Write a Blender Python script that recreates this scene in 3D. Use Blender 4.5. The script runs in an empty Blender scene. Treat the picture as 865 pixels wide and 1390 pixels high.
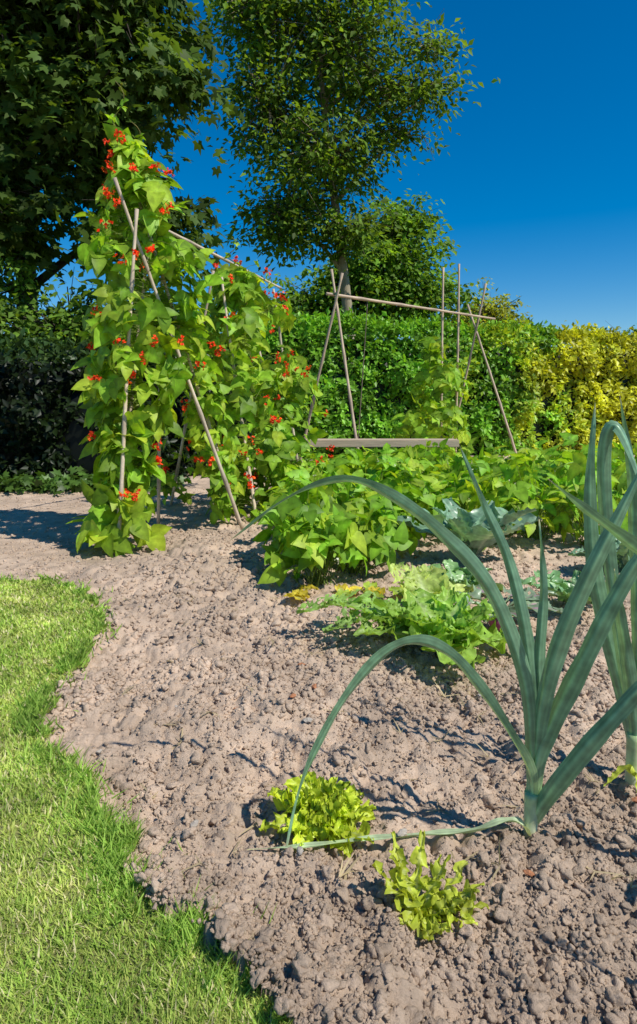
import bpy, math, numpy as np, bmesh
from mathutils import Vector
rng=np.random.default_rng(7)
sc=bpy.context.scene
sc.view_settings.view_transform='Standard'; sc.view_settings.look='None'; sc.view_settings.exposure=0

# ---------------------------------------------------------------- helpers
def nrm(a): 
    a=np.asarray(a,float); return a/np.maximum(np.linalg.norm(a,axis=-1,keepdims=True),1e-9)
_T=np.random.default_rng(3).random((256,256))
def vn(x,y,s=0):
    x=np.asarray(x,float)+s*17.3; y=np.asarray(y,float)+s*9.1
    xi=np.floor(x).astype(int); yi=np.floor(y).astype(int); fx=x-xi; fy=y-yi
    fx=fx*fx*(3-2*fx); fy=fy*fy*(3-2*fy)
    a=_T[xi&255,yi&255]; b=_T[(xi+1)&255,yi&255]; c=_T[xi&255,(yi+1)&255]; d=_T[(xi+1)&255,(yi+1)&255]
    return (a*(1-fx)+b*fx)*(1-fy)+(c*(1-fx)+d*fx)*fy
class MB:
    def __init__(s): s.v=[];s.c=[];s.l=[];s.z=[];s.m=[];s.n=0
    def add(s,v,f,c,m=0):
        v=np.asarray(v,float).reshape(-1,3); c=np.asarray(c,float)
        if c.ndim==1: c=np.tile(c,(len(v),1))
        s.v.append(v); s.c.append(c)
        for fa in (f if isinstance(f,list) else [f]):
            fa=np.asarray(fa)
            s.l.append((fa+s.n).ravel()); s.z.append(np.full(len(fa),fa.shape[1])); s.m.append(np.full(len(fa),m))
        s.n+=len(v)
    def build(s,name,mats,smooth=True,parent=None):
        v=np.concatenate(s.v);c=np.concatenate(s.c);l=np.concatenate(s.l);z=np.concatenate(s.z);m=np.concatenate(s.m)
        me=bpy.data.meshes.new(name); me.vertices.add(len(v)); me.vertices.foreach_set('co',v.ravel())
        me.loops.add(len(l)); me.loops.foreach_set('vertex_index',l.astype(np.int32))
        me.polygons.add(len(z)); st=np.concatenate([[0],np.cumsum(z)[:-1]])
        me.polygons.foreach_set('loop_start',st.astype(np.int32)); me.polygons.foreach_set('loop_total',z.astype(np.int32))
        me.polygons.foreach_set('material_index',m.astype(np.int32))
        me.polygons.foreach_set('use_smooth',np.full(len(z),smooth))
        me.update(calc_edges=True)
        a=me.color_attributes.new('Col','FLOAT_COLOR','POINT')
        a.data.foreach_set('color',np.hstack([c,np.ones((len(c),1))]).ravel())
        for mt in mats: me.materials.append(mt)
        o=bpy.data.objects.new(name,me); sc.collection.objects.link(o)
        if parent: o.parent=parent
        return o
def frames(d,nh):
    d=nrm(d); z=nrm(nh-(nh*d).sum(-1,keepdims=True)*d); x=np.cross(d,z); return np.stack([x,d,z],axis=-1)
def inst(mb,T,F,pos,R,scale,col,m=0,tc=None):
    n=len(pos); k=len(T)
    scale=np.asarray(scale,float)
    if scale.ndim==0: scale=np.full(n,float(scale))
    v=np.einsum('nij,kj->nki',R,T)*scale[:,None,None]+pos[:,None,:]
    c=np.repeat(col[:,None,:],k,axis=1)
    if tc is not None: c=c*tc[None,:,None]
    off=(np.arange(n)*k)[:,None,None]
    fs=[(f[None]+off).reshape(-1,f.shape[1]) for f in F]
    mb.add(v.reshape(-1,3),fs,c.reshape(-1,3),m)
def tube(mb,p,r,n=6,col=(.2,.15,.1),m=0):
    p=np.asarray(p,float); k=len(p); r=np.broadcast_to(np.asarray(r,float),(k,))
    t=nrm(np.gradient(p,axis=0)); ref=np.array([0.31,0.9,0.27]) if abs(t[:,2]).mean()>.6 else np.array([0.05,0.1,1.])
    a=nrm(np.cross(t,ref)); b=np.cross(t,a)
    an=np.linspace(0,2*np.pi,n,endpoint=False)
    v=p[:,None]+r[:,None,None]*(a[:,None]*np.cos(an)[None,:,None]+b[:,None]*np.sin(an)[None,:,None])
    i=np.arange(k-1)[:,None]*n; j=np.arange(n)[None]; j2=(j+1)%n
    f=np.stack([i+j,i+j2,i+n+j2,i+n+j],-1).reshape(-1,4)
    c=np.asarray(col,float)
    if c.ndim==2: c=np.repeat(c,n,axis=0)
    cap=[np.array([list(range(n))[::-1]]),np.array([[(k-1)*n+q for q in range(n)]])]
    mb.add(v.reshape(-1,3),[f]+cap,c,m)
def twigs(mb,A,B,r,col,m=0):
    n=len(A); d=nrm(B-A); a=nrm(np.cross(d,np.array([.3,.2,.93]))); b=np.cross(d,a)
    an=np.array([0,2.1,4.2]); ring=a[:,None]*np.cos(an)[None,:,None]+b[:,None]*np.sin(an)[None,:,None]
    r=np.broadcast_to(np.asarray(r,float),(n,))[:,None,None]
    mid=(A+B)/2+np.array([0,0,1])*np.linalg.norm(B-A,axis=1)[:,None]*.08
    v=np.stack([A[:,None]+ring*r,mid[:,None]+ring*r*.8,B[:,None]+ring*r*.5],1).reshape(n,9,3)
    f=[]
    for s in (0,3):
        for q in range(3): f.append([s+q,s+(q+1)%3,s+3+(q+1)%3,s+3+q])
    f=np.array(f)[None]+(np.arange(n)*9)[:,None,None]
    mb.add(v.reshape(-1,3),f.reshape(-1,4),col,m)
def smooth_path(P,n=28):
    P=np.asarray(P,float); Q=np.vstack([2*P[0]-P[1],P,2*P[-1]-P[-2]]); out=[]
    k=len(P)-1
    for s in np.linspace(0,k-1e-6,n):
        i=int(s); t=s-i; a,b,c,d=Q[i],Q[i+1],Q[i+2],Q[i+3]
        out.append(.5*((2*b)+(-a+c)*t+(2*a-5*b+4*c-d)*t*t+(-a+3*b-3*c+d)*t**3))
    return np.array(out)
def unitrand(n): return nrm(rng.normal(size=(n,3)))

# ---------------------------------------------------------------- materials
def new_mat(name):
    m=bpy.data.materials.new(name); m.use_nodes=True; nt=m.node_tree; nt.nodes.clear(); return m,nt
def leaf_mat(name,tr=.35,rough=.45,tint=(1.25,1.25,.55),nscale=30,spec=.4,bump=.0):
    m,nt=new_mat(name); N=nt.nodes; L=nt.links
    out=N.new('ShaderNodeOutputMaterial'); at=N.new('ShaderNodeAttribute'); at.attribute_name='Col'
    tc=N.new('ShaderNodeTexCoord'); no=N.new('ShaderNodeTexNoise'); no.inputs['Scale'].default_value=nscale; no.inputs['Detail'].default_value=2
    L.new(tc.outputs['Object'],no.inputs['Vector'])
    mr=N.new('ShaderNodeMapRange'); mr.inputs[1].default_value=.3; mr.inputs[2].default_value=.7; mr.inputs[3].default_value=.75; mr.inputs[4].default_value=1.25
    L.new(no.outputs['Fac'],mr.inputs[0])
    mx=N.new('ShaderNodeVectorMath'); mx.operation='SCALE'; L.new(at.outputs['Color'],mx.inputs[0]); L.new(mr.outputs[0],mx.inputs['Scale'])
    p=N.new('ShaderNodeBsdfPrincipled'); p.inputs['Roughness'].default_value=rough; p.inputs['Specular IOR Level'].default_value=spec
    L.new(mx.outputs[0],p.inputs['Base Color'])
    if bump>0:
        bp=N.new('ShaderNodeBump'); bp.inputs['Strength'].default_value=bump; bp.inputs['Distance'].default_value=.004
        L.new(no.outputs['Fac'],bp.inputs['Height']); L.new(bp.outputs[0],p.inputs['Normal'])
    if tr>0:
        t=N.new('ShaderNodeBsdfTranslucent'); tm=N.new('ShaderNodeVectorMath'); tm.operation='MULTIPLY'; tm.inputs[1].default_value=tint
        L.new(mx.outputs[0],tm.inputs[0]); L.new(tm.outputs[0],t.inputs['Color'])
        ms=N.new('ShaderNodeMixShader'); ms.inputs[0].default_value=tr; L.new(p.outputs[0],ms.inputs[1]); L.new(t.outputs[0],ms.inputs[2]); L.new(ms.outputs[0],out.inputs[0])
    else: L.new(p.outputs[0],out.inputs[0])
    return m
def rough_mat(name,bumps=.5,dist=.01,scale=60,rough=.95,lo=.7,hi=1.25,stretch=(1,1,1),spec=.15):
    m,nt=new_mat(name); N=nt.nodes; L=nt.links
    out=N.new('ShaderNodeOutputMaterial'); at=N.new('ShaderNodeAttribute'); at.attribute_name='Col'
    tc=N.new('ShaderNodeTexCoord'); mp=N.new('ShaderNodeMapping'); mp.inputs['Scale'].default_value=stretch; L.new(tc.outputs['Object'],mp.inputs[0])
    no=N.new('ShaderNodeTexNoise'); no.inputs['Scale'].default_value=scale; no.inputs['Detail'].default_value=6; no.inputs['Roughness'].default_value=.7
    n2=N.new('ShaderNodeTexNoise'); n2.inputs['Scale'].default_value=scale*.06; n2.inputs['Detail'].default_value=4
    L.new(mp.outputs[0],no.inputs['Vector']); L.new(mp.outputs[0],n2.inputs['Vector'])
    ad=N.new('ShaderNodeMath'); ad.operation='ADD'; L.new(no.outputs['Fac'],ad.inputs[0]); L.new(n2.outputs['Fac'],ad.inputs[1])
    mr=N.new('ShaderNodeMapRange'); mr.inputs[1].default_value=.65; mr.inputs[2].default_value=1.35; mr.inputs[3].default_value=lo; mr.inputs[4].default_value=hi
    L.new(ad.outputs[0],mr.inputs[0])
    mx=N.new('ShaderNodeVectorMath'); mx.operation='SCALE'; L.new(at.outputs['Color'],mx.inputs[0]); L.new(mr.outputs[0],mx.inputs['Scale'])
    p=N.new('ShaderNodeBsdfPrincipled'); p.inputs['Roughness'].default_value=rough; p.inputs['Specular IOR Level'].default_value=spec
    L.new(mx.outputs[0],p.inputs['Base Color'])
    bp=N.new('ShaderNodeBump'); bp.inputs['Strength'].default_value=bumps; bp.inputs['Distance'].default_value=dist
    L.new(no.outputs['Fac'],bp.inputs['Height']); L.new(bp.outputs[0],p.inputs['Normal']); L.new(p.outputs[0],out.inputs[0])
    return m
M_soil=rough_mat('dry_soil',1.0,.006,170,lo=.75,hi=1.2)
M_bark=rough_mat('bark',.8,.02,30,stretch=(1,1,.25))
M_cane=rough_mat('bamboo_cane',.3,.003,80,rough=.6,spec=.3)
M_wood=rough_mat('weathered_wood',.5,.004,60,stretch=(.08,1,1))
M_tree=leaf_mat('tree_leaves',.45,.55,tint=(1.6,1.4,.5),nscale=3,spec=.2)
M_hedge=leaf_mat('hedge_leaves',.35,.42,tint=(1.4,1.3,.5),nscale=4,spec=.3)
M_bean=leaf_mat('bean_leaves',.45,.48,tint=(1.5,1.35,.45),nscale=25,spec=.3,bump=.3)
M_lett=leaf_mat('lettuce_leaves',.4,.42,tint=(1.3,1.2,.5),nscale=50,spec=.35,bump=.5)
M_grass=leaf_mat('grass_blades',.4,.6,tint=(1.2,1.2,.6),nscale=6,spec=.15)
M_leek=leaf_mat('leek_leaves',.2,.34,tint=(1.2,1.3,.5),nscale=40,spec=.55)
M_flower=leaf_mat('scarlet_petals',.25,.5,tint=(1.3,.9,.8),nscale=40,spec=.2)

# ---------------------------------------------------------------- leaf templates
def leaflet():
    ys=np.array([0,.04,.2,.42,.64,.84,1.]); w=np.array([.03,.29,.40,.37,.26,.11,.0])
    V=[];c=[]
    for y,ww in zip(ys,w):
        dz=-.28*y*y
        V+=[[-ww,y-.10*(ww/.37)*(1-y),dz+.2*ww],[0,y,dz],[ww,y-.10*(ww/.37)*(1-y),dz+.2*ww]]; c+=[.92,1.2,.92]
    F=[]
    for i in range(6): 
        a=i*3; F+=[[a,a+1,a+4,a+3],[a+1,a+2,a+5,a+4]]
    return np.array(V),np.array(F),np.array(c)
LV,LF,LC=leaflet()
def rotz(V,a):
    c,s=math.cos(a),math.sin(a); return np.stack([V[:,0]*c-V[:,1]*s,V[:,0]*s+V[:,1]*c,V[:,2]],-1)
def roty(V,a):
    c,s=math.cos(a),math.sin(a); return np.stack([V[:,0]*c+V[:,2]*s,V[:,1],-V[:,0]*s+V[:,2]*c],-1)
def trifol(l,r,t1,t2,dz):
    V=[roty(LV,t1)+[0,.22,0], rotz(roty(LV,t2)*.86,l)+[0,0,dz], rotz(roty(LV,-t2)*.86,-r)-[0,0,dz]]
    return np.vstack(V)
TVS=[trifol(1.35,1.35,0,0,0),trifol(1.1,1.6,.3,.35,.02),trifol(1.6,1.2,-.35,-.3,-.02),trifol(1.25,1.0,.15,.6,.03)]
TF=np.vstack([LF,LF+21,LF+42]); TC=np.concatenate([LC]*3)
SV=np.array([[0,0,0],[-.3,.45,.1],[0,1,-.1],[.3,.45,.1]]); SF=np.array([[0,3,2],[0,2,1]])
def maple():
    pts=[(0,0)]; 
    for a,r in [(-150,.35),(-110,.62),(-85,.45),(-50,.85),(-25,.5),(0,1.0),(25,.5),(50,.85),(85,.45),(110,.62),(150,.35)]:
        A=math.radians(a); pts.append((math.sin(A)*r,.35+math.cos(A)*r))
    V=np.array([[0,.35,.0]]+[[x,y,-.2*(x*x+y*y)] for x,y in pts[1:]]); 
    F=np.array([[0,i+1,i] for i in range(1,len(V)-1)]); return V,F
MV,MF=maple()
BV=np.array([[-.5,0,0],[.5,0,0],[-.38,.5,.03],[.38,.5,.03],[0,1,.0]]); BF=np.array([[0,1,2],[1,3,2],[2,3,4]])

# ---------------------------------------------------------------- lawn outline + ground
LB=np.array([[-9,3.15],[-3,3.08],[-1.54,3.02],[-1.27,3.02],[-1.05,2.84],[-.84,2.487],[-.784,2.17],[-.771,1.873],[-.735,1.645],[-.665,1.496],[-.53,1.371],[-.42,1.24],[-.35,1.15],[-.31,1.073],[-.25,1.02],[-.175,.957],[-.12,.90],[-.05,.794],[.04,.5],[.25,0],[.3,-3],[-9,-3]])
def inside(x,y,P=LB):
    r=np.zeros(x.shape,bool); n=len(P)
    for i in range(n):
        x1,y1=P[i];x2,y2=P[(i+1)%n]
        if y1==y2: continue
        c=((y1>y)!=(y2>y))&(x<(x2-x1)*(y-y1)/(y2-y1)+x1); r^=c
    return r
def lawn_in(x,y):
    jx=(vn(x*14,y*14,5)-.5)*.06+(vn(x*50,y*50,6)-.5)*.03; return inside(x+jx,y+jx*.7)
xs=[0];st=.006
while xs[-1]<6: xs.append(xs[-1]+st); st=st if xs[-1]<.8 else st*1.016
while xs[-1]<700: xs.append(xs[-1]*1.25)
xs=np.array(xs); X1=np.concatenate([-xs[:0:-1],xs])
ys=[.5]
while ys[-1]<8: ys.append(ys[-1]*1.0046+.0003)
while ys[-1]<900: ys.append(ys[-1]*1.12)
Y1=np.array([-400,-100,-30,-10,-3,-1,0,.25,.4]+ys)
GX,GY=np.meshgrid(X1,Y1)
def height(x,y):
    sp=np.maximum(np.abs(x)*.01,np.abs(y)*.007)
    f=lambda s: np.clip(1.7-sp*s*.9,0,1)
    h=(vn(x*2.2,y*2.2,1)-.5)*.05+(vn(x*6,y*6,2)-.5)*.04
    wx=x+.03*vn(x*11,y*11,15); wy=y+.03*vn(x*11,y*11,16)
    h+=(np.abs(vn(wx*16,wy*16,3)-.5))*.05*f(16)
    a=vn(wx*36,wy*36,4); h+=(np.sqrt(np.abs(a-.5)*2)-.5)*.018*f(30)
    h+=(np.sqrt(np.abs(vn(wx*80,wy*80,9)-.5)*2)-.5)*.010*f(70)
    h+=(vn(x*160,y*160,10)-.5)*.006*f(150)
    smooth=np.clip((-x-1.0+.3*(y-3))/.8,0,1)*np.clip((y-2.6)/.6,0,1)
    return h*(1-.6*smooth)
GZ=height(GX,GY); far=(np.abs(GX)>20)|(GY>20)|(GY<-5); GZ[far]=0
lawnm=lawn_in(GX,GY); GZ=np.where(lawnm,(vn(GX*3,GY*3,1)-.5)*.02,GZ)
ny,nx=GX.shape; idx=np.arange(ny*nx).reshape(ny,nx)
GFc=np.stack([idx[:-1,:-1],idx[:-1,1:],idx[1:,1:],idx[1:,:-1]],-1)
soilc=np.array([.52,.39,.285])
def soilcol(x,y):
    n=.84+.32*vn(x*3,y*3,11); n2=vn(x*22,y*22,12)
    return soilc*(n*(.87+.26*n2))[...,None]
gc=soilcol(GX,GY); gr=((GY>12)|(np.abs(GX)>9))[...,None]; gc=np.where(gr,np.array([.09,.14,.03]),gc)
g=MB(); g.add(np.stack([GX,GY,GZ],-1).reshape(-1,3),GFc.reshape(-1,4),gc.reshape(-1,3)); g.build('ground',[M_soil])

def ico(sub):
    b=bmesh.new(); bmesh.ops.create_icosphere(b,subdivisions=sub,radius=1); v=np.array([q.co[:] for q in b.verts]); f=np.array([[w.index for w in q.verts] for q in b.faces]); b.free(); return v,f
I3,IF3=ico(3); I2,IF2=ico(2); I1,IF1=ico(1)
def lump(I,a=.26,fr=2.6,j=.10):
    r=np.ones(len(I))
    for _ in range(5): r+=a*.6*np.sin(I@(unitrand(1)[0]*fr*(1+rng.random()*1.6))+rng.random()*6)
    r+=j*rng.normal(size=len(I)); r=np.clip(r,.45,1.7)
    return I*r[:,None]*np.array([1,.65+.35*rng.random(),.55+.3*rng.random()])
mb=MB()
def clods(n,ylo,yhi,xl,xr,smin,smax,I,IF,kk=8,pw=2.2,j=.1,sink=.1):
    for q in range(kk):
        m=n//kk
        u=rng.random(m); y=ylo*(yhi/ylo)**u; x=(xl+(xr-xl)*rng.random(m))*y
        dens=vn(x*5,y*5,20)*.6+vn(x*13,y*13,21)*.4
        ok=(~lawn_in(x+.02,y))&(rng.random(m)<dens*dens*3)
        x=x[ok];y=y[ok]; k=len(x)
        s=smin*(smax/smin)**(rng.random(k)**pw)
        T=lump(I,j=j)
        an=rng.random(k)*6.28; d=np.stack([np.cos(an),np.sin(an),rng.normal(size=k)*.4],-1)
        z=height(x,y)+s*sink
        inst(mb,T,[IF],np.stack([x,y,z],-1),frames(d,np.array([0,0,1.])+rng.normal(size=(k,3))*.4),s,soilcol(x,y)*(.88+.24*rng.random((k,1))))
clods(52000,.7,2.4,-.62,.68,.0018,.0065,I2,IF2,30,j=.13)
clods(2600,.75,3.0,-.5,.7,.006,.016,I3,IF3,26,2.2,j=.07,sink=0)
clods(30000,1.6,6.5,-.55,.65,.0045,.014,I1,IF1,30,j=.15)
clods(4000,2.2,5.5,-.35,.4,.007,.020,I2,IF2,20,j=.12)
mb.build('soil_clods',[M_soil],smooth=True)
mb=MB()
k=34; y=1.0*(3.5)**rng.random(k); x=(rng.random(k)*1.1-.4)*y; ok=~lawn_in(x,y); x=x[ok];y=y[ok];k=len(x)
T=I2*(1+.15*rng.normal(size=(42,1)))*np.array([1,.7,.45])
inst(mb,T,[IF2],np.stack([x,y,height(x,y)+.006],-1),frames(unitrand(k)*[1,1,.3],np.tile([0,0,1.],(k,1))),.006+.007*rng.random(k),np.where(rng.random((k,1))<.5,[[.46,.20,.10]],[[.5,.44,.37]]))
mb.build('stone_fragments',[M_soil],smooth=False)

# ---------------------------------------------------------------- lawn
mb=MB()
cm=lawnm[:-1,:-1]&lawnm[1:,1:]&lawnm[1:,:-1]&lawnm[:-1,1:]
cm&=(GX[:-1,:-1]>-9.5)&(GY[:-1,:-1]>-3.5)
lf=GFc[cm]; use=np.unique(lf); mp=-np.ones(ny*nx,int); mp[use]=np.arange(len(use))
P=np.stack([GX,GY,GZ+.008],-1).reshape(-1,3)[use]
tcol=np.array([.26,.27,.09])*(.7+.6*vn(P[:,0]*20,P[:,1]*20,30))[:,None]
mb.add(P,mp[lf],tcol,0)
def blades(n,ylo,yhi,xmin,wid,lmin,lmax):
    y=ylo*(yhi/ylo)**rng.random(n); x=xmin+(.35-xmin)*rng.random(n)
    ok=lawn_in(x,y)
    x=x[ok];y=y[ok];k=len(x)
    patch=vn(x*4,y*4,31)*.45+vn(x*15,y*15,32)*.3+vn(x*40,y*40,34)*.25
    an=rng.random(k)*6.28; lean=.4+1.3*rng.random(k)
    d=np.stack([np.cos(an)*lean,np.sin(an)*lean,np.ones(k)],-1)
    nh=np.stack([-np.cos(an),-np.sin(an),1.0*np.ones(k)],-1)+rng.normal(size=(k,3))*.35
    L=(lmin+(lmax-lmin)*rng.random(k))*(.55+.9*patch)
    w=wid*(.7+.6*rng.random(k))*np.clip(y,.9,3)
    R=frames(d,nh); R=R*np.stack([w,L,L],-1)[:,None,:]
    base=np.array([.33,.50,.08]); yel=np.array([.58,.64,.17]); straw=np.array([.74,.66,.38])
    f=np.clip(rng.normal(size=k)*.35+.5+(.5-patch)*1.8,0,1)[:,None]
    c=base*(1-f)+yel*f; c=np.where(rng.random((k,1))<.11+.5*np.clip(.52-patch,0,1)[:,None],straw,c)*(.7+.55*rng.random((k,1)))
    z=(vn(x*3,y*3,1)-.5)*.02+.006
    inst(mb,BV,[BF],np.stack([x,y,z],-1),R,1.0,c,1)
blades(250000,.62,3.2,-1.9,.0024,.010,.027)
blades(40000,.3,3.2,-3.2,.004,.012,.03)
E=smooth_path(np.c_[LB[2:19],np.zeros(17)],500)
k=9000; i=rng.integers(0,500,k); p=E[i]+rng.normal(size=(k,3))*[.035,.035,0]; p[:,0]-=.025; ok=(lawn_in(p[:,0],p[:,1])|(rng.random(k)<.16))&(vn(p[:,0]*20,p[:,1]*20,35)>.4); p=p[ok];k=len(p); p[:,2]=.004
an=rng.random(k)*6.28; d=np.stack([np.cos(an)*.7+.15,np.sin(an)*.7,np.ones(k)*(.4+rng.random(k))],-1)
R=frames(d,rng.normal(size=(k,3))+[0,0,.6]); L=.015+.04*rng.random(k)**1.5; R=R*np.stack([.0028*np.clip(p[:,1],.9,3),L,L],-1)[:,None,:]
inst(mb,BV,[BF],p,R,1.0,np.array([.33,.50,.09])*(.6+.7*rng.random((k,1))),1)
mb.build('lawn',[M_soil,M_grass])

# ---------------------------------------------------------------- trees
def make_tree(name,base,trunk_r,top,lobes,nclump,nleaf,cr,ls,col,T,F,flat=.5,keys=0,bark=(.16,.13,.1),shrink=.88):
    e=bpy.data.objects.new(name,None); sc.collection.objects.link(e)
    w=MB(); lf=MB()
    base=np.array(base,float); top=np.array(top,float)
    tr=smooth_path([base,base*.6+top*.4+rng.normal(size=3)*.1,base*.3+top*.7+rng.normal(size=3)*.12,top],14)
    tube(w,tr,np.linspace(trunk_r,trunk_r*.25,14),9,bark)
    lobes=np.array(lobes,float); lobes[:,3:]*=shrink; vol=lobes[:,3]*lobes[:,4]*lobes[:,5]; pr=vol**.8/ (vol**.8).sum()
    for lb in lobes:
        zt=max(base[2]+.35*(top[2]-base[2]),lb[2]-1.2); i=np.argmin(abs(tr[:,2]-zt)); s=tr[i]; c=lb[:3]
        tube(w,smooth_path([s,s*.5+c*.5+[0,0,.15],c,c+(c-s)*.15],10),np.linspace(trunk_r*.35,.010,10),6,bark)
    li=rng.choice(len(lobes),nclump,p=pr); dr=unitrand(nclump); rr=(.3+.7*rng.random(nclump)**.6)*(1+.2*rng.normal(size=nclump))
    C=lobes[li,:3]+dr*rr[:,None]*lobes[li,3:]
    cent=lobes[li,:3]; A=cent*.6+C*.4+rng.normal(size=C.shape)*.1
    twigs(w,cent*.9+C*.1,C,.016,np.array(bark)*.9)
    for _ in range(2):
        twigs(w,A,C+rng.normal(size=C.shape)*cr*.6,.007,np.array(bark)*.8)
    ci=np.repeat(np.arange(nclump),nleaf); n=len(ci)
    crs=(cr*(.5+.9*rng.random(nclump)))[ci][:,None]
    off=rng.normal(size=(n,3))*[1,1,flat]*crs*.62
    pos=C[ci]+off; pos[:,2]-= (off[:,0]**2+off[:,1]**2)*.3/np.maximum(cr,.1)
    d=nrm(off)*[1,1,.2]+rng.normal(size=(n,3))*.5+[0,0,-.4]
    nh=np.array([.3,-.45,.85])+rng.normal(size=(n,3))*.5
    cb=(.6+.75*rng.random(nclump))[ci][:,None]; c=np.array(col)*cb*(.65+.7*rng.random((n,1)))
    yl=rng.random((n,1))*.45; c=c*(1-yl)+c*[1.5,1.2,.7]*yl
    inst(lf,T,[F],pos,frames(d,nh),ls*(.55+.75*rng.random(n)),c,0)
    if keys:
        k=keys; q=C[rng.integers(0,nclump,k)]+rng.normal(size=(k,3))*cr*.5; 
        for _ in range(7):
            inst(lf,SV,[SF],q+rng.normal(size=(k,3))*[.025,.025,.07]-[0,0,.12],frames(rng.normal(size=(k,3))*.4+[0,0,-1.],rng.normal(size=(k,3))),ls*.4,np.tile([.42,.46,.12],(k,1)),0)
    w.build('trunk_and_branches',[M_bark],parent=e); lf.build('foliage',[M_tree],parent=e)
    return e
make_tree('sycamore_tree',(-4.6,10.2,-.1),.2,(-4.2,10.0,7.5),
 [(-4.6,9.5,6.4,2.2,1.8,2.2),(-2.8,9.3,6.4,1.25,1.2,1.6),(-3.2,9.2,4.7,1.3,1.2,1.0),(-2.3,9.3,3.45,.75,.8,.6),(-4.6,9.0,3.6,1.4,1.0,.9),(-2.4,9.4,8.2,1.1,1.,1.),(-5.6,9.3,4.6,1.2,1.2,1.6),(-2.0,9.3,5.2,.6,.7,.35)],
 620,44,.36,.13,(.07,.13,.022),MV,MF,keys=190,bark=(.07,.055,.045))
make_tree('ash_tree',(1.0,14.6,-.1),.14,(-.1,14,9.8),
 [(-.9,14,8.9,1.4,1.2,1.3),(-1.0,14,7.0,1.1,1.0,1.2),(.5,14,8.0,1.3,1.2,1.3),(.2,14,6.0,1.4,1.3,1.0),(-.7,14,4.8,1.0,1.0,.9),(1.5,14,7.2,.9,.8,.5),(2.2,14,8.1,.75,.6,.3),(1.8,14,6.4,.8,.7,.3),(.6,14,4.5,.9,.9,.5),(-1.5,14,9.9,.9,.9,.8),(.9,14,9.6,1.0,.8,.7),(2.0,14,7.0,.9,.5,.25),(2.4,14,7.4,.6,.4,.2)],
 660,36,.36,.145,(.13,.235,.028),SV,SF,bark=(.36,.3,.2),flat=.6)
make_tree('round_tree',(1.9,17.6,-.1),.2,(1.9,17.5,4.5),
 [(2.0,17.5,4.7,1.35,1.3,1.2),(1.2,17.5,4.0,1.3,1.2,1.1),(2.8,17.5,3.7,1.0,1.1,.9),(.3,17.6,3.3,1.4,1.2,1.1),(2.2,17.5,5.6,.7,.7,.6),(-.9,17.6,3.0,1.2,1.2,.8)],
 460,46,.36,.16,(.14,.28,.03),SV,SF,shrink=1)
make_tree('golden_tree',(5.2,20,-.1),.15,(5.2,20,3.2),[(5.1,20,3.3,1.1,1.,.95),(6.0,20,2.9,.8,.8,.6),(4.2,20,3.0,.8,.8,.6)],170,44,.3,.13,(.32,.38,.04),SV,SF,shrink=1)
make_tree('garden_tree',(9.6,19,-.1),.15,(9.6,19,2.6),[(9.5,19,2.4,1.4,1.2,.75),(10.9,19,2.5,1.3,1.2,.8)],150,40,.3,.13,(.10,.22,.03),SV,SF,shrink=1)
make_tree('background_tree',(-3.9,9.9,-.1),.1,(-3.9,9.9,2.4),[(-4.9,8.9,2.0,1.2,.8,.8),(-3.4,9.0,1.7,1.1,.8,.7),(-6.6,9,2.1,1.2,.8,.9),(-2.4,9.2,1.6,.8,.7,.7)],360,48,.28,.11,(.12,.23,.03),SV,SF,shrink=1,bark=(.07,.055,.045))

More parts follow.
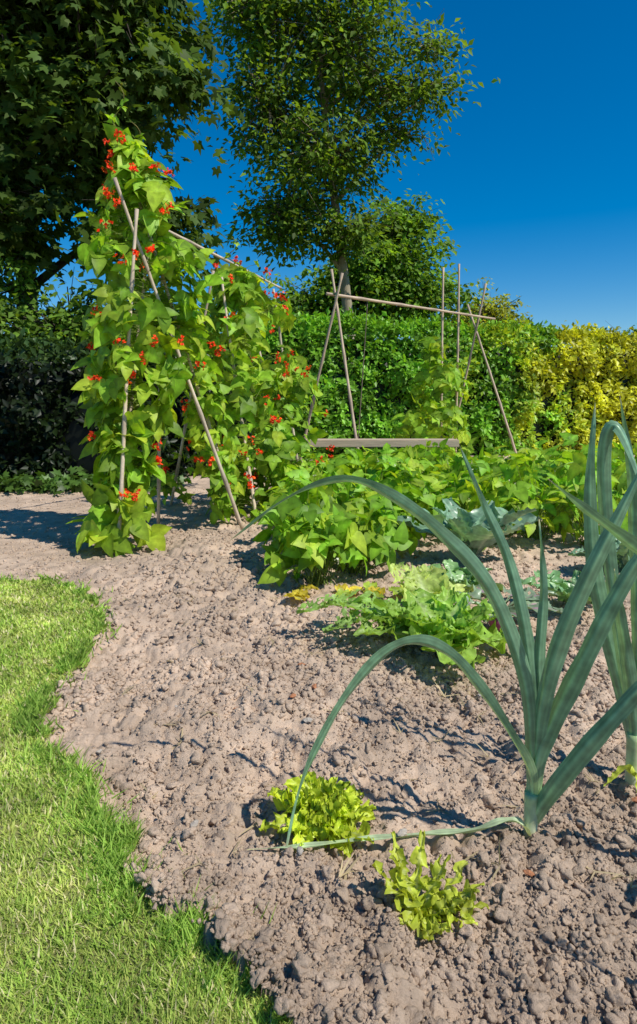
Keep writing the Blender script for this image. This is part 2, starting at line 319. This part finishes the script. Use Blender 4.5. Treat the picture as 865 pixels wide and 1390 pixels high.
# ---------------------------------------------------------------- hedges
def hedge(name,pts,h,depth,n,ls,colf,T=SV,F=SF,rough=.22,core=(.012,.02,.006),mat=None):
    pts=np.array(pts,float); mb=MB()
    seg=np.linalg.norm(np.diff(pts,axis=0),axis=1); cum=np.concatenate([[0],np.cumsum(seg)]); LN=cum[-1]
    def at(s):
        return np.stack([np.interp(s,cum,pts[:,0]),np.interp(s,cum,pts[:,1])],-1)
    def tn(s): 
        d=at(np.minimum(s+.05,LN))-at(np.maximum(s-.05,0)); return nrm(d)
    ss=np.linspace(0,LN,60); c=at(ss); t=tn(ss); nn=np.stack([t[:,1],-t[:,0]],-1)
    prof=[(-.12,-.05),(-.14,h*.55),(-.2,h*.88),(-.35,h*.96-.12),(-depth+.3,h*.96-.12),(-depth+.15,h*.8),(-depth+.12,-.05)]
    V=[];
    for a,b in prof: V.append(np.c_[c+nn*a,np.full(60,b)+(.05*vn(ss*1.5,ss*0+b)-.02)])
    V=np.array(V); K=len(prof); ii=np.arange(K*60).reshape(K,60)
    F4=np.stack([ii[:-1,:-1],ii[:-1,1:],ii[1:,1:],ii[1:,:-1]],-1).reshape(-1,4)
    ends=[np.array([list(ii[:,0])]),np.array([list(ii[::-1,-1])])]
    mb.add(V.reshape(-1,3),[F4]+ends,np.array(core))
    kind=rng.random(n); s=rng.random(n)*LN; c=at(s); t=tn(s); nn=np.stack([t[:,1],-t[:,0]],-1)
    z=rng.random(n)*h; top=kind>.78; back=kind<.06
    bump=(vn(s*2.3,z*2.3,40)-.5)*rough*1.6+(vn(s*6,z*6,41)-.5)*rough
    rnd=np.where(z>h*.85,-(z-h*.85)**2/(h*.15)**2*.15,0)
    o=bump+rnd+rng.normal(size=n)*.035
    zt=h+(vn(s*1.7,s*0,42)-.5)*.18+(vn(s*7,s*0,43)-.5)*.14
    a=np.where(top,-rng.random(n)*depth,np.where(back,-depth-o*.4,o)); zz=np.where(top,zt+rng.normal(size=n)*.035-.04+rng.exponential(.035,n),z)
    pos=np.c_[c+nn*a[:,None],zz]
    outn=np.c_[nn,np.full(n,.8)]; outn[top]=[0,0,1]; outn[back]=-outn[back]
    nh=outn+rng.normal(size=(n,3))*.4; d=rng.normal(size=(n,3))*.7+np.array([0,0,-.35])+outn*.3
    d[top]+= [0,0,.8]
    col=colf(pos,s)*(.6+.75*rng.random((n,1)))*(.75+.5*vn(s*3,zz*3,44))[:,None]
    inst(mb,T,[F],pos,frames(d,nh),ls*(.6+.8*rng.random(n)),col,0)
    return mb.build(name,[mat or M_hedge])
def hc(p,s):
    f=np.clip((p[:,0]-3.2+ 2.2*(vn(p[:,0]*2,p[:,2]*2,50)-.5)+rng.normal(size=len(p))*.3)/1.3,0,1)[:,None]; return np.array([.20,.42,.035])*(1-f)+np.array([.60,.62,.04])*f
hedge('garden_hedge',[(-2.4,9.6),(.5,10.1),(3.0,10.9),(6,12.2),(12,15)],2.10,1.1,60000,.095,hc)
hedge('shade_painted_ivy_hedge',[(-9,6.2),(-4,6.4),(-2.2,6.8),(-1.2,8.3),(-1.0,9.5)],1.38,.9,26000,.085,lambda p,s:np.tile([.014,.028,.007],(len(p),1))*(1+2.5*(p[:,2:]>1.3)),rough=.35,core=(.004,.006,.003))  # tree shade painted into leaf and core colours, top leaves lightened as sunlit
mb=MB(); k=1800; x=-6+4.6*rng.random(k); y=6.05+.12*(x+4)*(x>-4)+rng.normal(size=k)*.12+ .25*rng.random(k); z=.03+.12*rng.random(k)
inst(mb,MV,[MF],np.c_[x,y,z],frames(rng.normal(size=(k,3))+[0,-.4,-.2],np.array([0,-.4,1.])+rng.normal(size=(k,3))*.3),.05+.04*rng.random(k),np.array([.09,.18,.03])*(.5+.8*rng.random((k,1))))
mb.build('ivy_ground_cover',[M_hedge])

# ---------------------------------------------------------------- runner beans
GREEN=np.array([.26,.47,.035])
def bean_leaves(mb,pos,outd,size,col=GREEN,droop=.6):
    n=len(pos)
    if n==0: return
    d=outd*.6+rng.normal(size=(n,3))*.5+[0,0,-droop]; nh=outd*.8+rng.normal(size=(n,3))*.5+[.15,-.15,.7]
    c=col*(.5+.75*rng.random((n,1))); y=rng.random((n,1))**2.5*.8; c=c*(1-y)+np.array([.50,.60,.05])*y
    size=np.broadcast_to(size,(n,)); q=rng.integers(0,4,n); R=frames(d,nh)
    for i in range(4):
        s=q==i
        if s.any(): inst(mb,TVS[i],[TF],pos[s],R[s],size[s],c[s],0,TC)
def column(mb,fl,axis,rad,n,size,nf,seed=0,gap=.38):
    ax=smooth_path(axis,40); zz=np.linspace(0,1,40)
    t=rng.random(n); c=np.stack([np.interp(t,zz,ax[:,i]) for i in range(3)],-1)
    r=np.interp(c[:,2],[q[0] for q in rad],[q[1] for q in rad])
    an=rng.random(n)*6.283
    nz=vn(np.cos(an)*1.1+seed*3,c[:,2]*3.2+np.sin(an)*1.1,60)
    keep=nz>gap; c=c[keep];r=r[keep];an=an[keep];nz=nz[keep];m=len(c)
    o=np.stack([np.cos(an),np.sin(an),rng.normal(size=m)*.25],-1)
    rr=r*(.3+.7*np.sqrt(rng.random(m)))*(.55+.9*nz)
    p=c+o*rr[:,None]; p[:,2]=np.maximum(p[:,2],.05)
    twigs(mb,c,p,.0025,np.array([.22,.30,.06]))
    bean_leaves(mb,p,o,size*(.45+.85*rng.random(m)))
    if nf:
        t=.06+.9*rng.random(nf); c=np.stack([np.interp(t,zz,ax[:,i]) for i in range(3)],-1)
        r=np.interp(c[:,2],[q[0] for q in rad],[q[1] for q in rad]); an=-math.pi/2+rng.normal(size=nf)*1.1
        o=np.stack([np.cos(an),np.sin(an),.25*np.ones(nf)],-1); A=c+o*(r*.7)[:,None]; B=c+o*(r*1.0+.055)[:,None]+[0,0,.04]
        twigs(mb,c,B,.0025,np.array([.22,.30,.06]))
        big=rng.random((nf,1))
        for j in range(8):
            f=rng.random((nf,1)); q=(A*(1-f)*.25+B*(f+.75*(1-f)))*big+(B+[0,0,.0])*(1-big)+rng.normal(size=(nf,3))*.014
            keep=rng.random(nf)<.7; q=q[keep]; m=len(q)
            base=np.array([.95,.07,.015])*(.65+.6*rng.random((m,1))); base=np.where(rng.random((m,1))<.25,base*[1,2.5,1.5],base)
            for _ in range(3):
                inst(fl,SV*[1.7,1,1.5],[SF],q,frames(rng.normal(size=(m,3)),rng.normal(size=(m,3))),.021,base)
rb=bpy.data.objects.new('runner_bean_plants',None); sc.collection.objects.link(rb)
lv=MB(); fl=MB()
A=[(-1.2,3.76,.05),(-1.14,3.85,.7),(-1.02,3.95,1.3),(-1.05,4.02,2.0),(-1.12,4.05,2.42)]
column(lv,fl,A,[(0,.18),(.35,.17),(.6,.16),(.9,.24),(1.6,.31),(1.9,.23),(2.2,.12),(2.45,.04)],690,.108,34,1,.40)
column(lv,fl,[(-.62,4.45,.1),(-.74,4.35,.7),(-.92,4.2,1.3),(-1.0,4.1,1.8)],[(0,.10),(.5,.12),(1,.15),(1.8,.16)],250,.088,14,2,.42)
column(lv,fl,[(-1.25,5.3,.05),(-1.05,5.2,.9),(-.85,5.1,1.8)],[(0,.12),(1,.16),(1.9,.12)],140,.09,3,3)
column(lv,fl,[(-.5,4.75,.05),(-.48,4.9,.8),(-.54,5.1,1.5),(-.6,5.2,1.9)],[(0,.26),(.5,.28),(1.1,.28),(1.6,.22),(2.05,.1)],640,.10,26,4,.36)
column(lv,fl,[(-.18,4.9,.05),(-.22,5.1,.6),(-.36,5.3,1.25)],[(0,.28),(.6,.25),(1.3,.18)],370,.095,14,5,.36)
column(lv,fl,[(-.55,5.5,1.6),(-.45,5.9,1.7),(-.4,6.2,1.65)],[(0,.18),(3,.18)],110,.09,6,6)
for (x,y,z,ln) in [(-1.14,4.05,2.3,.45),(-1.05,4.05,2.2,.32),(-.62,5.2,1.85,.3),(-.4,5.9,1.7,.3),(-1.2,3.9,1.7,.35)]:
    t=np.linspace(0,1,16); p=np.c_[x+.05*np.sin(t*9)-.08*t,y+.03*np.cos(t*9),z+ln*t]; tube(lv,p,np.linspace(.005,.0025,16),5,(.3,.28,.1))
    q=p[rng.integers(4,16,7)]; bean_leaves(lv,q,unitrand(7),.03+.02*rng.random(7))
lv.build('leaves_and_vines',[M_bean],parent=rb); fl.build('scarlet_flowers',[M_flower],smooth=False,parent=rb)
def cane(mb,a,b,r=.009,col=(.38,.27,.18)):
    a=np.array(a,float);b=np.array(b,float); t=np.linspace(0,1,25)[:,None]; p=a*(1-t)+b*t; p+= np.c_[np.sin(t*3+a[0]*9)*.008,np.cos(t*4)*.006,t*0]
    rr=np.full(25,r)*np.linspace(1.1,.8,25); rr[4::5]*=1.3
    c=np.tile(col,(25,1))*(.85+.3*rng.random((25,1))); c[4::5]*=.7
    tube(mb,p,rr,7,c)
mb=MB()
for a,b in [((-1.22,3.74,0),(-1.0,4.12,2.15)),((-1.16,3.60,0),(-1.02,3.78,1.95)),((-.57,4.5,0),(-1.08,4.02,2.1)),((-.52,4.28,0),(-1.14,3.78,2.12)),((-1.25,5.3,0),(-.78,4.95,1.85)),((-.45,4.55,0),(-.72,4.95,1.8)),((-.2,5.1,0),(-.6,5.3,1.85)),((-1.15,4.5,0),(-1.0,4.3,1.9)),((-1.3,3.95,2.07),(-.35,6.25,1.95)),((-.15,6.1,0),(-.42,6.0,1.9))]:
    cane(mb,a,b,.0115,(.60,.48,.35))
mb.build('bean_cane_frame',[M_cane])
mb=MB(); gcn=(.54,.41,.29)
for a,b in [((.52,7.5,0),(.145,7.8,2.44)),((-.26,8.1,0),(.27,7.6,2.36)),((.09,7.72,2.15),(2.62,9.72,2.12)),((2.92,9.3,0),(2.22,9.75,2.33)),((2.02,10.0,0),(2.42,9.55,2.6)),((1.73,9.0,0),(1.73,9.15,2.74)),((2.0,9.3,0),(1.99,9.4,2.84))]:
    cane(mb,a,b,.017,gcn)
cane(mb,(.52,8.6,0),(.6,8.15,2.13),.006,(.25,.2,.14))
for c in [(.21,7.68,2.13),(2.27,9.72,2.12)]:
    an=np.linspace(0,25,60); tube(mb,np.c_[c[0]+.026*np.cos(an),c[1]+.02*np.sin(an),c[2]+.02*np.sin(an*.3)],.004,4,(.1,.2,.12))
mb.build('bamboo_cane_frame',[M_cane])
mb=MB(); dm=MB()
column(mb,dm,[(1.45,8.7,.1),(1.6,8.8,.8),(1.75,9.0,1.3),(1.7,9.05,1.75)],[(0,.5),(.5,.42),(.9,.24),(1.2,.30),(1.8,.14)],330,.13,0,7,.38)
column(mb,dm,[(1.95,9.2,.1),(1.98,9.3,.8),(2.0,9.35,1.5)],[(0,.3),(.6,.22),(1.6,.08)],100,.11,0,8,.42)
mb.build('climbing_bean_plant',[M_bean])

e=bpy.data.objects.new('low_wooden_bench',None); sc.collection.objects.link(e)
def box(name,c,s,col,parent):
    b=bmesh.new(); bmesh.ops.create_cube(b,size=1); 
    for v in b.verts: v.co=Vector((v.co.x*s[0]+c[0],v.co.y*s[1]+c[1],v.co.z*s[2]+c[2]))
    bmesh.ops.bevel(b,geom=list(b.edges),offset=.006,segments=2,affect='EDGES')
    V=np.array([v.co[:] for v in b.verts]); m=MB(); 
    F={}
    for f in b.faces: F.setdefault(len(f.verts),[]).append([v.index for v in f.verts])
    m.add(V,[np.array(q) for q in F.values()],col); b.free(); return m.build(name,[M_wood],smooth=False,parent=parent)
box('plank_front',(.55,7.0,.435),(1.95,.13,.08),(.54,.42,.3),e); box('plank_back',(.57,7.145,.435),(1.9,.13,.08),(.48,.38,.27),e)
for i,x in enumerate((-.3,.55,1.4)): box('leg_%d'%(i+1),(x,7.08,.185),(.07,.22,.41),(.2,.16,.12),e)

# ---------------------------------------------------------------- bush beans
mb=MB(); wf=MB()
def mound(x,y,rx,h,n,size,col=GREEN):
    an=rng.random(n)*6.283; ph=np.arccos(rng.random(n)*.98); rr=.5+.6*rng.random(n)
    o=np.stack([np.cos(an)*np.sin(ph),np.sin(an)*np.sin(ph),np.cos(ph)],-1)
    p=np.array([x,y,h*.22])+o*np.array([rx,rx,h*.78])*rr[:,None]; p[:,2]=np.maximum(p[:,2],.04)
    b=np.tile([x,y,.0],(n,1))+rng.normal(size=(n,3))*[.03,.03,0]
    twigs(mb,b,p,.0028,np.array([.25,.34,.07]))
    bean_leaves(mb,p,o*[1,1,.5],size*(.5+.8*rng.random(n)),col,.35)
    k=max(3,n//8); q=p[:k]*[1,1,.9]+rng.normal(size=(k,3))*.03
    for _ in range(3): inst(wf,SV*[1.5,1,1],[SF],q+rng.normal(size=q.shape)*.008,frames(rng.normal(size=(k,3)),rng.normal(size=(k,3))),.014,np.tile([.75,.75,.55],(k,1)))
BG=GREEN*[.9,1,1]
for x,y,r,h,n in [(.0,2.92,.18,.38,58),(-.08,3.3,.23,.44,70),(.2,3.2,.2,.42,60),(-.02,3.75,.25,.46,75),(.3,3.6,.25,.44,70),(.0,4.3,.28,.47,75),(.35,4.1,.28,.47,75),(.0,4.9,.3,.47,70)]:
    mound(x,y,r,h,n,.088,BG)
for y in (3.85,4.35,4.85,5.4,6.0,6.6):
    for x in np.arange(.6 if y<4.5 else .1,1.75+(y-3.9)*.75,.36):
        mound(x+rng.normal()*.06,y+rng.normal()*.08,.27,(.42+.12*rng.random())*(1 if y<5.9 else .85),56,.092,BG*(.85+.25*rng.random()))
mb.build('bush_bean_plants',[M_bean]); wf.build('bush_bean_flowers',[M_flower])

# ---------------------------------------------------------------- rosette vegetables
def rleaf(mb,c,az,L,W,th0,bend,ruff=.02,freq=14,lobe=0.,hole=0.,col=(.2,.35,.04),mid=(.4,.5,.2),nu=9,nv=14,stalk=.0,m=0,z0=0.0):
    v=np.linspace(0,1,nv); u=np.linspace(-1,1,nu); th=th0+bend*v
    dl=L/(nv-1); rc=np.concatenate([[0],np.cumsum(np.cos(th[:-1])*dl)]); zc=np.concatenate([[0],np.cumsum(np.sin(th[:-1])*dl)])
    D=np.array([math.cos(az),math.sin(az),0]); S=np.array([-math.sin(az),math.cos(az),0])
    cen=np.array(c)+D[None]*rc[:,None]+np.array([0,0,1.])*(zc+z0)[:,None]
    Nn=-D[None]*np.sin(th)[:,None]+np.array([0,0,1.])*np.cos(th)[:,None]; Tt=D[None]*np.cos(th)[:,None]+np.array([0,0,1.])*np.sin(th)[:,None]
    vv=np.clip((v-stalk)/(1-stalk),0,1); pw=np.sin(np.pi*np.clip(vv,0,1)**.75)**.6*.93+.07*(vv<.99); pw=np.maximum(pw,.07); pw[-1]=.25
    pl=pw*(1+lobe*np.sin(v*freq*1.3+rng.random()*6)+lobe*.5*np.sin(v*freq*3.1+rng.random()*6)); pr_=pw*(1+lobe*np.sin(v*freq*1.2+rng.random()*6)+lobe*.5*np.sin(v*freq*2.8+rng.random()*6)); p1,p2=rng.random(2)*6
    pe=np.where(u[None,:]<0,pl[:,None],pr_[:,None]); side=u[None,:]*W*pe
    au=np.abs(u[None,:])
    zz=W*.25*au**1.5*np.ones((nv,1))+ruff*au**1.5*(np.sin(v[:,None]*freq+p1+(u[None,:]>0)*2)+.7*np.sin(v[:,None]*freq*2.1+p2+(u[None,:]>0)))*(pw[:,None])+ruff*.25*rng.normal(size=(nv,nu))*(au>.2)
    fw=ruff*.8*au**2*np.cos(v[:,None]*freq*1.6+p2)+ (1-u[None,:]**2)*W*.3*(v[:,None]>.99)
    V=cen[:,None]+S*side[...,None]+Nn[:,None]*zz[...,None]+Tt[:,None]*fw[...,None]
    V[...,2]=np.maximum(V[...,2],c[2]-.005+.01*rng.random(V.shape[:2]))
    ii=np.arange(nu*nv).reshape(nv,nu); F=np.stack([ii[:-1,:-1],ii[:-1,1:],ii[1:,1:],ii[1:,:-1]],-1).reshape(-1,4)
    if hole>0:
        uu=np.abs((u[:-1]+u[1:])/2)[None,:]*np.ones((nv-1,1)); kill=(rng.random((nv-1,nu-1))<hole)&(uu>.2)&((v[:-1])[:,None]>.15); F=F[~kill.ravel()]
    a=np.exp(-(u/.12)**2)[None,:,None]*(1-.6*v[:,None,None]); cc=np.array(col)*(1-a)+np.array(mid)*a; cc=cc*(.85+.3*rng.random((nv,nu,1)))*(.75+.5*rng.random())
    mb.add(V.reshape(-1,3),F,cc.reshape(-1,3),m)
def rosette(name,c,n,L,W,th,bend,mat,**k):
    mb=MB()
    for i in range(n):
        f=i/(n-1); az=i*2.4+rng.normal()*.25; l=L*(1-.45*f)*(.8+.4*rng.random()); t=th[0]*(1-f)+th[1]*f
        rleaf(mb,np.array(c)+[.01*math.cos(az),.01*math.sin(az),.01*f],az,l,W*(1-.3*f)*(.8+.4*rng.random()),t+rng.normal()*.12,bend*(1-f*.5),**k)
    return mb.build(name,[mat])
LG=(.62,.74,.06)
rosette('lettuce_plant',(.005,1.21,.005),44,.105,.024,(.35,1.3),-.55,M_lett,ruff=.013,freq=19,lobe=.28,col=LG,mid=(.6,.7,.3),nv=26,nu=11)
mb=MB()
for x,az,l,t in [(.15,2.0,.12,1.25),(.15,2.9,.10,1.1),(.16,2.4,.10,1.35),(.16,1.2,.12,1.2),(.165,2.6,.10,1.2),(.17,.6,.10,1.0),(.18,-.1,.10,.45),(.18,.2,.09,.5),(.19,.1,.10,.7),(.18,-.3,.08,.3),(.175,-1.6,.05,.4),(.165,-2.4,.05,.6),(.19,.5,.10,.9),(.175,.9,.09,1.0),(.17,-.9,.06,.5),(.175,3.0,.07,1.0),(.2,0,.08,.8),(.18,-.3,.07,.8)]:
    rleaf(mb,(x,.975+.01*math.sin(az),0.003),az,l,.0115,t,-.3,ruff=.009,freq=18,lobe=.55,col=(.54,.62,.07),mid=(.62,.64,.3),nv=26,nu=7)
mb.build('lettuce_plant.001',[M_lett])
mb=MB(); BR=(.33,.54,.08)
for i in range(17):
    az=i*2.4; f=i/16; rleaf(mb,(.42,2.12,.02),az,.30*(1-.4*f)*(.85+.3*rng.random()),.085,.35+.9*f,-.7,ruff=.022,freq=14,lobe=.14,hole=.12,col=BR,mid=(.65,.72,.35),nv=30,nu=15)
for az,l in [(3.0,.46),(2.7,.40),(3.4,.36),(3.15,.30)]:
    rleaf(mb,(.36,2.2,.03),az,l,.07,.75,-1.2,ruff=.018,freq=12,lobe=.2,hole=.38,col=(.28,.46,.10),mid=(.5,.6,.25),nv=44,nu=19)
for az,l,t in [(1.4,.3,.9),(2.0,.28,1.0),(.6,.26,.7),(1.7,.22,1.2)]:
    rleaf(mb,(.42,2.4,.03),az,l,.09,t,-.9,ruff=.02,freq=12,hole=.12,col=(.54,.66,.18),mid=(.68,.74,.42),nv=30,nu=15)
mb.build('savoy_cabbage_plant',[M_lett])
mb=MB()
for i in range(16):
    x=-.1+.55*rng.random(); y=2.65+.15*rng.random(); rleaf(mb,(x,y,.02),rng.random()*6.28,.09,.032,.5,-.8,ruff=.008,col=(.70,.58,.06) if rng.random()<.5 else (.36,.5,.06),nv=10,nu=7)
mb.build('yellowing_leaves',[M_lett])
def brass(name,c,n,L,th=(.5,1.2),col=(.20,.34,.21),hole=.03):
    rosette(name,c,n,L,L*.27,th,-.8,M_leek,ruff=.018,freq=11,lobe=.2,hole=hole,col=col,mid=(.45,.55,.4),nv=26,nu=11,stalk=.25)
brass('broccoli_plant',(.82,3.35,.02),14,.45,(.8,1.4))
brass('broccoli_plant.001',(1.05,2.55,.02),12,.24,hole=.12,col=(.22,.40,.16))
brass('broccoli_plant.002',(1.5,3.1,.02),12,.3)
brass('broccoli_plant.003',(.62,2.75,.02),10,.22,col=(.26,.44,.16))
e=bpy.data.objects.new('purple_kohlrabi_plant',None); sc.collection.objects.link(e)
mb=MB(); t=np.linspace(-1,1,12); tube(mb,np.c_[np.full(12,.68),np.full(12,2.32),.05+.042*t],.045*np.sqrt(np.maximum(1-t*t,.02)),14,(.5,.12,.3)); mb.build('bulb',[M_leek],parent=e)
mb=MB()
for i in range(9): 
    az=i*2.4; rleaf(mb,(.68+.02*math.cos(az),2.32+.02*math.sin(az),.08),az,.2*(.8+.4*rng.random()),.045,.55,-.8,ruff=.012,col=(.25,.34,.2),mid=(.55,.18,.36),nv=16,nu=9,stalk=.4,hole=.08)
mb.build('leaves',[M_leek],parent=e)

# ---------------------------------------------------------------- leeks
def ribbon(mb,pts,w,base=.55,tipw=.0,yw=.65,fold=.35,n=48,c0=(.56,.68,.30),c1=(.19,.34,.20),flat=False):
    P=smooth_path(pts,n); T=nrm(np.gradient(P,axis=0)); t=np.linspace(0,1,n)
    Yv=np.array([0,1.,0]); S=nrm(np.cross(T,Yv)*.75*(1 if not flat else .2)+Yv*(yw if not flat else 1.)+ (0 if not flat else 1)*np.array([0,0,.05]))
    S=nrm(S-(S*T).sum(1,keepdims=True)*T); Nn=np.cross(S,T)
    tw=(.25*np.sin(t*5+rng.random()*6))[:,None]; S2=S*np.cos(tw)+Nn*np.sin(tw); Nn=np.cross(S2,T); S=S2
    prof=np.interp(t,[0,.12,.45,.75,.93,1],[base,.8,1,.72,.28,tipw])*w*.5
    us=np.array([-1,-.82,-.64,-.46,-.28,-.08,.08,.28,.46,.64,.82,1.]); K=len(us)
    V=P[:,None]+S[:,None]*(us[None,:,None]*prof[:,None,None])+Nn[:,None]*((np.abs(us)-.5)[None,:,None]*prof[:,None,None]*fold*2*(1-.5*t)[:,None,None])
    V+=Nn[:,None]*(.0018*np.sin(t*37+rng.random()*6)[:,None,None]*us[None,:,None])
    ii=np.arange(n*K).reshape(n,K); F=np.stack([ii[:-1,:-1],ii[:-1,1:],ii[1:,1:],ii[1:,:-1]],-1).reshape(-1,4)
    f=np.clip(t/.2,0,1)[:,None,None]; c=np.array(c0)*(1-f)+np.array(c1)*f
    vein=np.array([1.2,.85,1.1,.82,.95,1.35,1.35,.95,.82,1.1,.85,1.2]); c=np.tile(c,(1,K,1))*vein[None,:,None]; c=c*(.9+.2*rng.random((n,1,1)))
    tip=np.clip((t-.965)/.035,0,1)[:,None,None]; c=c*(1-tip)+np.array([.55,.46,.24])*tip
    mb.add(V.reshape(-1,3),F,c.reshape(-1,3))
def stalk(mb,x,y,h,r):
    t=np.linspace(0,1,12)[:,None]; c=np.array([.78,.78,.58])*(1-t)+np.array([.46,.6,.28])*t
    tube(mb,np.c_[np.full(12,x),np.full(12,y),np.linspace(-.02,h,12)],np.linspace(r,r*1.15,12),14,c)
    for i in range(22):
        a=rng.random()*6.28; L=.015+.02*rng.random(); tube(mb,[(x,y,.004),(x+math.cos(a)*L*.6,y+math.sin(a)*L*.6,.012),(x+math.cos(a)*L,y+math.sin(a)*L,.0)],.0006,3,(.6,.55,.4))
mb=MB(); stalk(mb,.416,1.171,.10,.0125)
B=(.416,1.171,.03)
ribbon(mb,[B,(.413,1.17,.155),(.392,1.17,.334),(.324,1.18,.504),(.235,1.2,.606),(.138,1.22,.678),(.047,1.24,.706),(-.062,1.26,.666),(-.183,1.28,.574)],.031)
ribbon(mb,[B,(.412,1.165,.142),(.362,1.16,.235),(.300,1.15,.328),(.244,1.15,.39),(.182,1.15,.414),(.12,1.15,.388),(.052,1.15,.306),(-.003,1.15,.204),(-.039,1.15,.108),(-.064,1.10,.012)],.028)
ribbon(mb,[B,(.42,1.175,.165),(.417,1.2,.305),(.405,1.22,.418),(.378,1.25,.544),(.331,1.28,.658),(.283,1.3,.776)],.027)
ribbon(mb,[B,(.433,1.18,.21),(.430,1.2,.35),(.440,1.22,.492),(.433,1.24,.627)],.024)
ribbon(mb,[B,(.42,1.17,.165),(.423,1.15,.299),(.447,1.13,.4355),(.486,1.11,.564),(.528,1.1,.672),(.567,1.09,.775)],.034)
ribbon(mb,[B,(.42,1.165,.16),(.442,1.15,.255),(.479,1.12,.384),(.518,1.1,.50),(.56,1.08,.598),(.62,1.06,.66)],.038)
ribbon(mb,[B,(.425,1.16,.07),(.446,1.13,.141),(.491,1.1,.239),(.544,1.08,.326),(.593,1.06,.402),(.66,1.04,.46)],.036)
ribbon(mb,[(.414,1.165,.01),(.395,1.155,.045),(.36,1.15,.055),(.30,1.15,.035),(.2,1.145,.030),(.08,1.13,.030),(-.03,1.11,.032),(-.134,1.11,.025)],.023,c0=(.8,.78,.58),c1=(.42,.52,.30),flat=True,yw=1)
mb.build('leek_plant',[M_leek])
mb=MB(); stalk(mb,.707,1.357,.12,.015); B=(.707,1.357,.03)
for p,w in [([(.702,1.36,.112),(.665,1.38,.2755),(.619,1.4,.473),(.606,1.42,.67),(.613,1.43,.858)],.040),
 ([(.70,1.36,.13),(.66,1.36,.335),(.617,1.36,.614),(.604,1.35,.773),(.623,1.33,.80),(.675,1.3,.655),(.72,1.28,.5)],.030),
 ([(.708,1.37,.14),(.72,1.39,.3),(.709,1.4,.473),(.685,1.4,.705),(.653,1.4,.87)],.034),
 ([(.71,1.36,.14),(.735,1.35,.32),(.78,1.33,.52),(.86,1.3,.66)],.04),
 ([(.715,1.35,.1),(.77,1.33,.2),(.86,1.3,.3),(.98,1.28,.33)],.038),
 ([(.705,1.35,.12),(.68,1.34,.26),(.63,1.3,.42),(.60,1.27,.52)],.03)]:
    ribbon(mb,[B]+p,w)
for p in [[(.70,1.35,.03),(.68,1.34,.05),(.655,1.335,.03),(.63,1.33,.012)],[(.705,1.34,.03),(.70,1.32,.05),(.69,1.30,.015)]]: ribbon(mb,p,.03,c0=(.6,.62,.1),c1=(.5,.56,.07))
mb.build('leek_plant.001',[M_leek])
mb=MB(); stalk(mb,.83,1.0,.15,.015); B=(.83,1.0,.04)
for p,w in [([(.82,1.0,.15),(.74,1.0,.33),(.62,1.0,.53),(.507,1.0,.623),(.43,1.0,.68),(.36,1.0,.735)],.036),([(.83,1.0,.2),(.82,1.02,.42),(.86,1.05,.68)],.034),([(.84,1.0,.15),(.9,.97,.35),(1.02,.93,.55),(1.15,.9,.5)],.034),([(.83,.99,.15),(.8,.93,.3),(.8,.85,.4),(.82,.75,.35)],.03)]:
    ribbon(mb,[B]+p,w)
mb.build('leek_plant.002',[M_leek])
mb=MB(); stalk(mb,.78,.66,.14,.015); B=(.78,.66,.04)
for p,w in [([(.78,.66,.2),(.76,.68,.42),(.72,.70,.6)],.034),([(.79,.66,.15),(.86,.66,.35),(.98,.64,.5),(1.1,.6,.45)],.034),([(.78,.66,.15),(.73,.64,.33),(.68,.60,.42)],.034),([(.78,.66,.15),(.82,.62,.4),(.84,.58,.62)],.03)]:
    ribbon(mb,[B]+p,w)
mb.build('leek_plant.003',[M_leek])

mb=MB(); k=90; y=1.0*(3.)**rng.random(k); x=(rng.random(k)*.9-.35)*y; ok=~lawn_in(x-.05,y); x=x[ok];y=y[ok];k=len(x)
for j in range(4): inst(mb,BV*[.08,1,1],[BF],np.c_[x,y,height(x,y)+.006],frames(rng.normal(size=(k,3))*[1,1,.15]+[0,0,.15],np.array([0,0,1.])+rng.normal(size=(k,3))*.3),.02+.05*rng.random(k),np.array([.55,.45,.28])*(.6+.6*rng.random((k,1))))
mb.build('straw_debris',[M_grass])

# ---------------------------------------------------------------- light
az_dir=np.array([-1,.62]); az_dir/=np.linalg.norm(az_dir); el=math.radians(52)
L=Vector((az_dir[0]*math.cos(el),az_dir[1]*math.cos(el),-math.sin(el)))
sd=bpy.data.lights.new('sun','SUN'); sd.energy=5.0; sd.angle=math.radians(.5); sd.color=(1,.96,.88)
so=bpy.data.objects.new('sun',sd); sc.collection.objects.link(so); so.rotation_euler=L.to_track_quat('-Z','Y').to_euler()
w=bpy.data.worlds.new('World'); sc.world=w; w.use_nodes=True; nt=w.node_tree; bg=nt.nodes['Background']
sky=nt.nodes.new('ShaderNodeTexSky'); sky.sky_type='NISHITA'; sky.sun_disc=False; sky.sun_elevation=el
sky.sun_rotation=math.atan2(-L.x,-L.y); sky.air_density=.95; sky.dust_density=.2; sky.ozone_density=3.2
hs=nt.nodes.new('ShaderNodeHueSaturation'); hs.inputs['Saturation'].default_value=1.55
nt.links.new(sky.outputs[0],hs.inputs['Color']); nt.links.new(hs.outputs[0],bg.inputs['Color']); bg.inputs['Strength'].default_value=.12
# ---------------------------------------------------------------- camera
cd=bpy.data.cameras.new('camera'); cd.sensor_fit='VERTICAL'; cd.sensor_height=36; cd.lens=22.53; cd.shift_y=-.0324; cd.clip_start=.02; cd.clip_end=3000
co=bpy.data.objects.new('camera',cd); sc.collection.objects.link(co); co.location=(0,0,.85); co.rotation_euler=(math.radians(90-6.57),0,0); sc.camera=co
